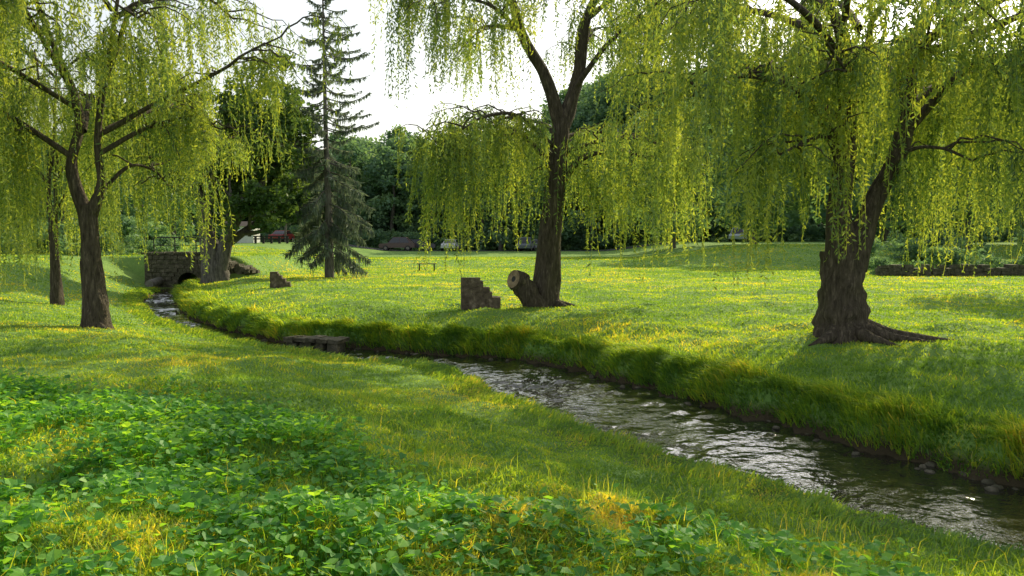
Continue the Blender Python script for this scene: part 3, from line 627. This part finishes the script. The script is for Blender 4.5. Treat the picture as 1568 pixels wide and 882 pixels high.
for x, y, col, rz, suv in ((-28.5, 99.6, (.22, .02, .02), 1.5, 0), (-14.2, 100, (.06, .025, .02), 0, 1), (-12, 103.2, (.03, .03, .04), 3.14, 0), (-7.6, 99.8, (.6, .6, .62), 1.5, 0), (1.7, 99.6, (.12, .14, .16), 1.4, 1), (3.9, 103, (.2, .2, .22), 3.1, 0), (27.8, 99, (.5, .55, .62), 1.2, 1)):
    car((x, y, z1(x, y)+.04), rz, col, suv=bool(suv))

# white low building
def low_building(x, y, w, dpt, h, nwin, rz=0):
    e = bpy.data.objects.new('white_building', None); SC.collection.objects.link(e); e.location = (x, y, z1(x, y)); e.rotation_euler[2] = rz
    B = Builder(); box(B, (-w/2, -dpt/2, -.3), (w/2, dpt/2, h)); B.obj('walls', [M_white], parent=e)
    a, b = w/2+.2, dpt/2+.2; r = h+.3+dpt*.12
    B = Builder(); B.add([(-a,-b,h),(a,-b,h),(a,0,r),(-a,0,r),(a,b,h),(-a,b,h)], [[0,1,2,3],[3,2,4,5]]); B.add([(-a,-b,h),(-a,0,r),(-a,b,h)], [[0,1,2]]); B.add([(a,-b,h),(a,0,r),(a,b,h)], [[0,1,2]]); B.obj('roof', [M_roof], parent=e)
    B = Builder(); step = w/(nwin+1)
    for i in range(nwin+1):
        xx = -w/2+step*(i+.5)
        if i == nwin//2: box(B, (xx-.25, -dpt/2-.03, 0), (xx+.25, -dpt/2+.01, h*.82))
        else: box(B, (xx-step*.22, -dpt/2-.03, h*.38), (xx+step*.22, -dpt/2+.01, h*.78))
    B.obj('openings', [M_glass], parent=e)
low_building(-31.6, 94, 3.6, 2.4, 1.9, 3)

# guard rail
B = Builder(); 
for x in np.arange(-29, -25, .9): z = z1(x, 91); box(B, (x-.12, 90.9, z-.1), (x+.12, 91.1, z+.85))
for zz in (.45, .75): box(B, (-29.2, 90.86, z1(-28, 91)+zz), (-25.2, 90.9, z1(-28, 91)+zz+.14))
B.obj('wooden_guard_rail', [M_dark])

# utility poles
for x, y, h in ((-27, 96, 7.4), (10.6, 108, 8)):
    e = bpy.data.objects.new('utility_pole', None); SC.collection.objects.link(e); e.location = (x, y, z1(x, y))
    B = Builder(); tube(B, [(0, 0, -.3), (0, 0, h*.5), (0, 0, h)], [.14, .12, .09], 10, cap=True); B.obj('pole', [M_bark2], parent=e)
    B = Builder(); box(B, (-.9, -.15, h-.8), (.9, -.05, h-.68)); B.obj('crossarm', [M_bark2], parent=e)

# right: low stone wall at the park edge
B = Builder(); X0, X1 = 18.5, 48
def wz(x): return z1(x, 41)
for r in range(4):
    x = X0+rng.uniform(0, .3)
    while x < X1:
        wv = rng.uniform(.3, .65); z = wz(x)+r*.17-.1
        if r < 3 or rng.random() < .7: box(B, (x, 40.7-rng.uniform(0, .05), z), (x+wv-.02, 41.2, z+.16), 0, .5, .015)
        x += wv
B.obj('stone_wall', [M_mossy])

# ------------------------------------------------------------ camera and light
cd = bpy.data.cameras.new('camera'); cam = bpy.data.objects.new('camera', cd); SC.collection.objects.link(cam); SC.camera = cam
cd.sensor_width = 36; cd.lens = 36*1230/1568; cd.clip_end = 3000; cd.clip_start = .05
cam.location = (0, 0, 1.78); cam.rotation_euler = (math.radians(90-3.3), 0, 0)
sd = Vector((math.sin(SUN_AZ)*math.cos(SUN_EL), math.cos(SUN_AZ)*math.cos(SUN_EL), math.sin(SUN_EL)))
ld = bpy.data.lights.new('sun', 'SUN'); lo = bpy.data.objects.new('sun', ld); SC.collection.objects.link(lo)
ld.energy = 5; ld.angle = math.radians(.5); ld.color = (1, .88, .55); lo.rotation_euler = (-sd).to_track_quat('-Z', 'Y').to_euler(); lo.location = (20, 30, 20)
w = bpy.data.worlds.new('World'); SC.world = w; w.use_nodes = True; nt = w.node_tree
sk = nt.nodes.new('ShaderNodeTexSky'); sk.sky_type = 'NISHITA'; sk.sun_disc = False; sk.sun_elevation = SUN_EL; sk.sun_rotation = SUN_AZ; sk.air_density = 1.6; sk.dust_density = 2.0; sk.ozone_density = 1.5
hs = nt.nodes.new('ShaderNodeHueSaturation'); hs.inputs['Saturation'].default_value = .35; hs.inputs['Value'].default_value = 1.25   # bright thin haze over the blue
bg = nt.nodes['Background']; nt.links.new(sk.outputs[0], hs.inputs['Color']); nt.links.new(hs.outputs[0], bg.inputs[0]); bg.inputs[1].default_value = .15
SC.view_settings.view_transform = 'Standard'; SC.view_settings.look = 'None'; SC.view_settings.exposure = 0
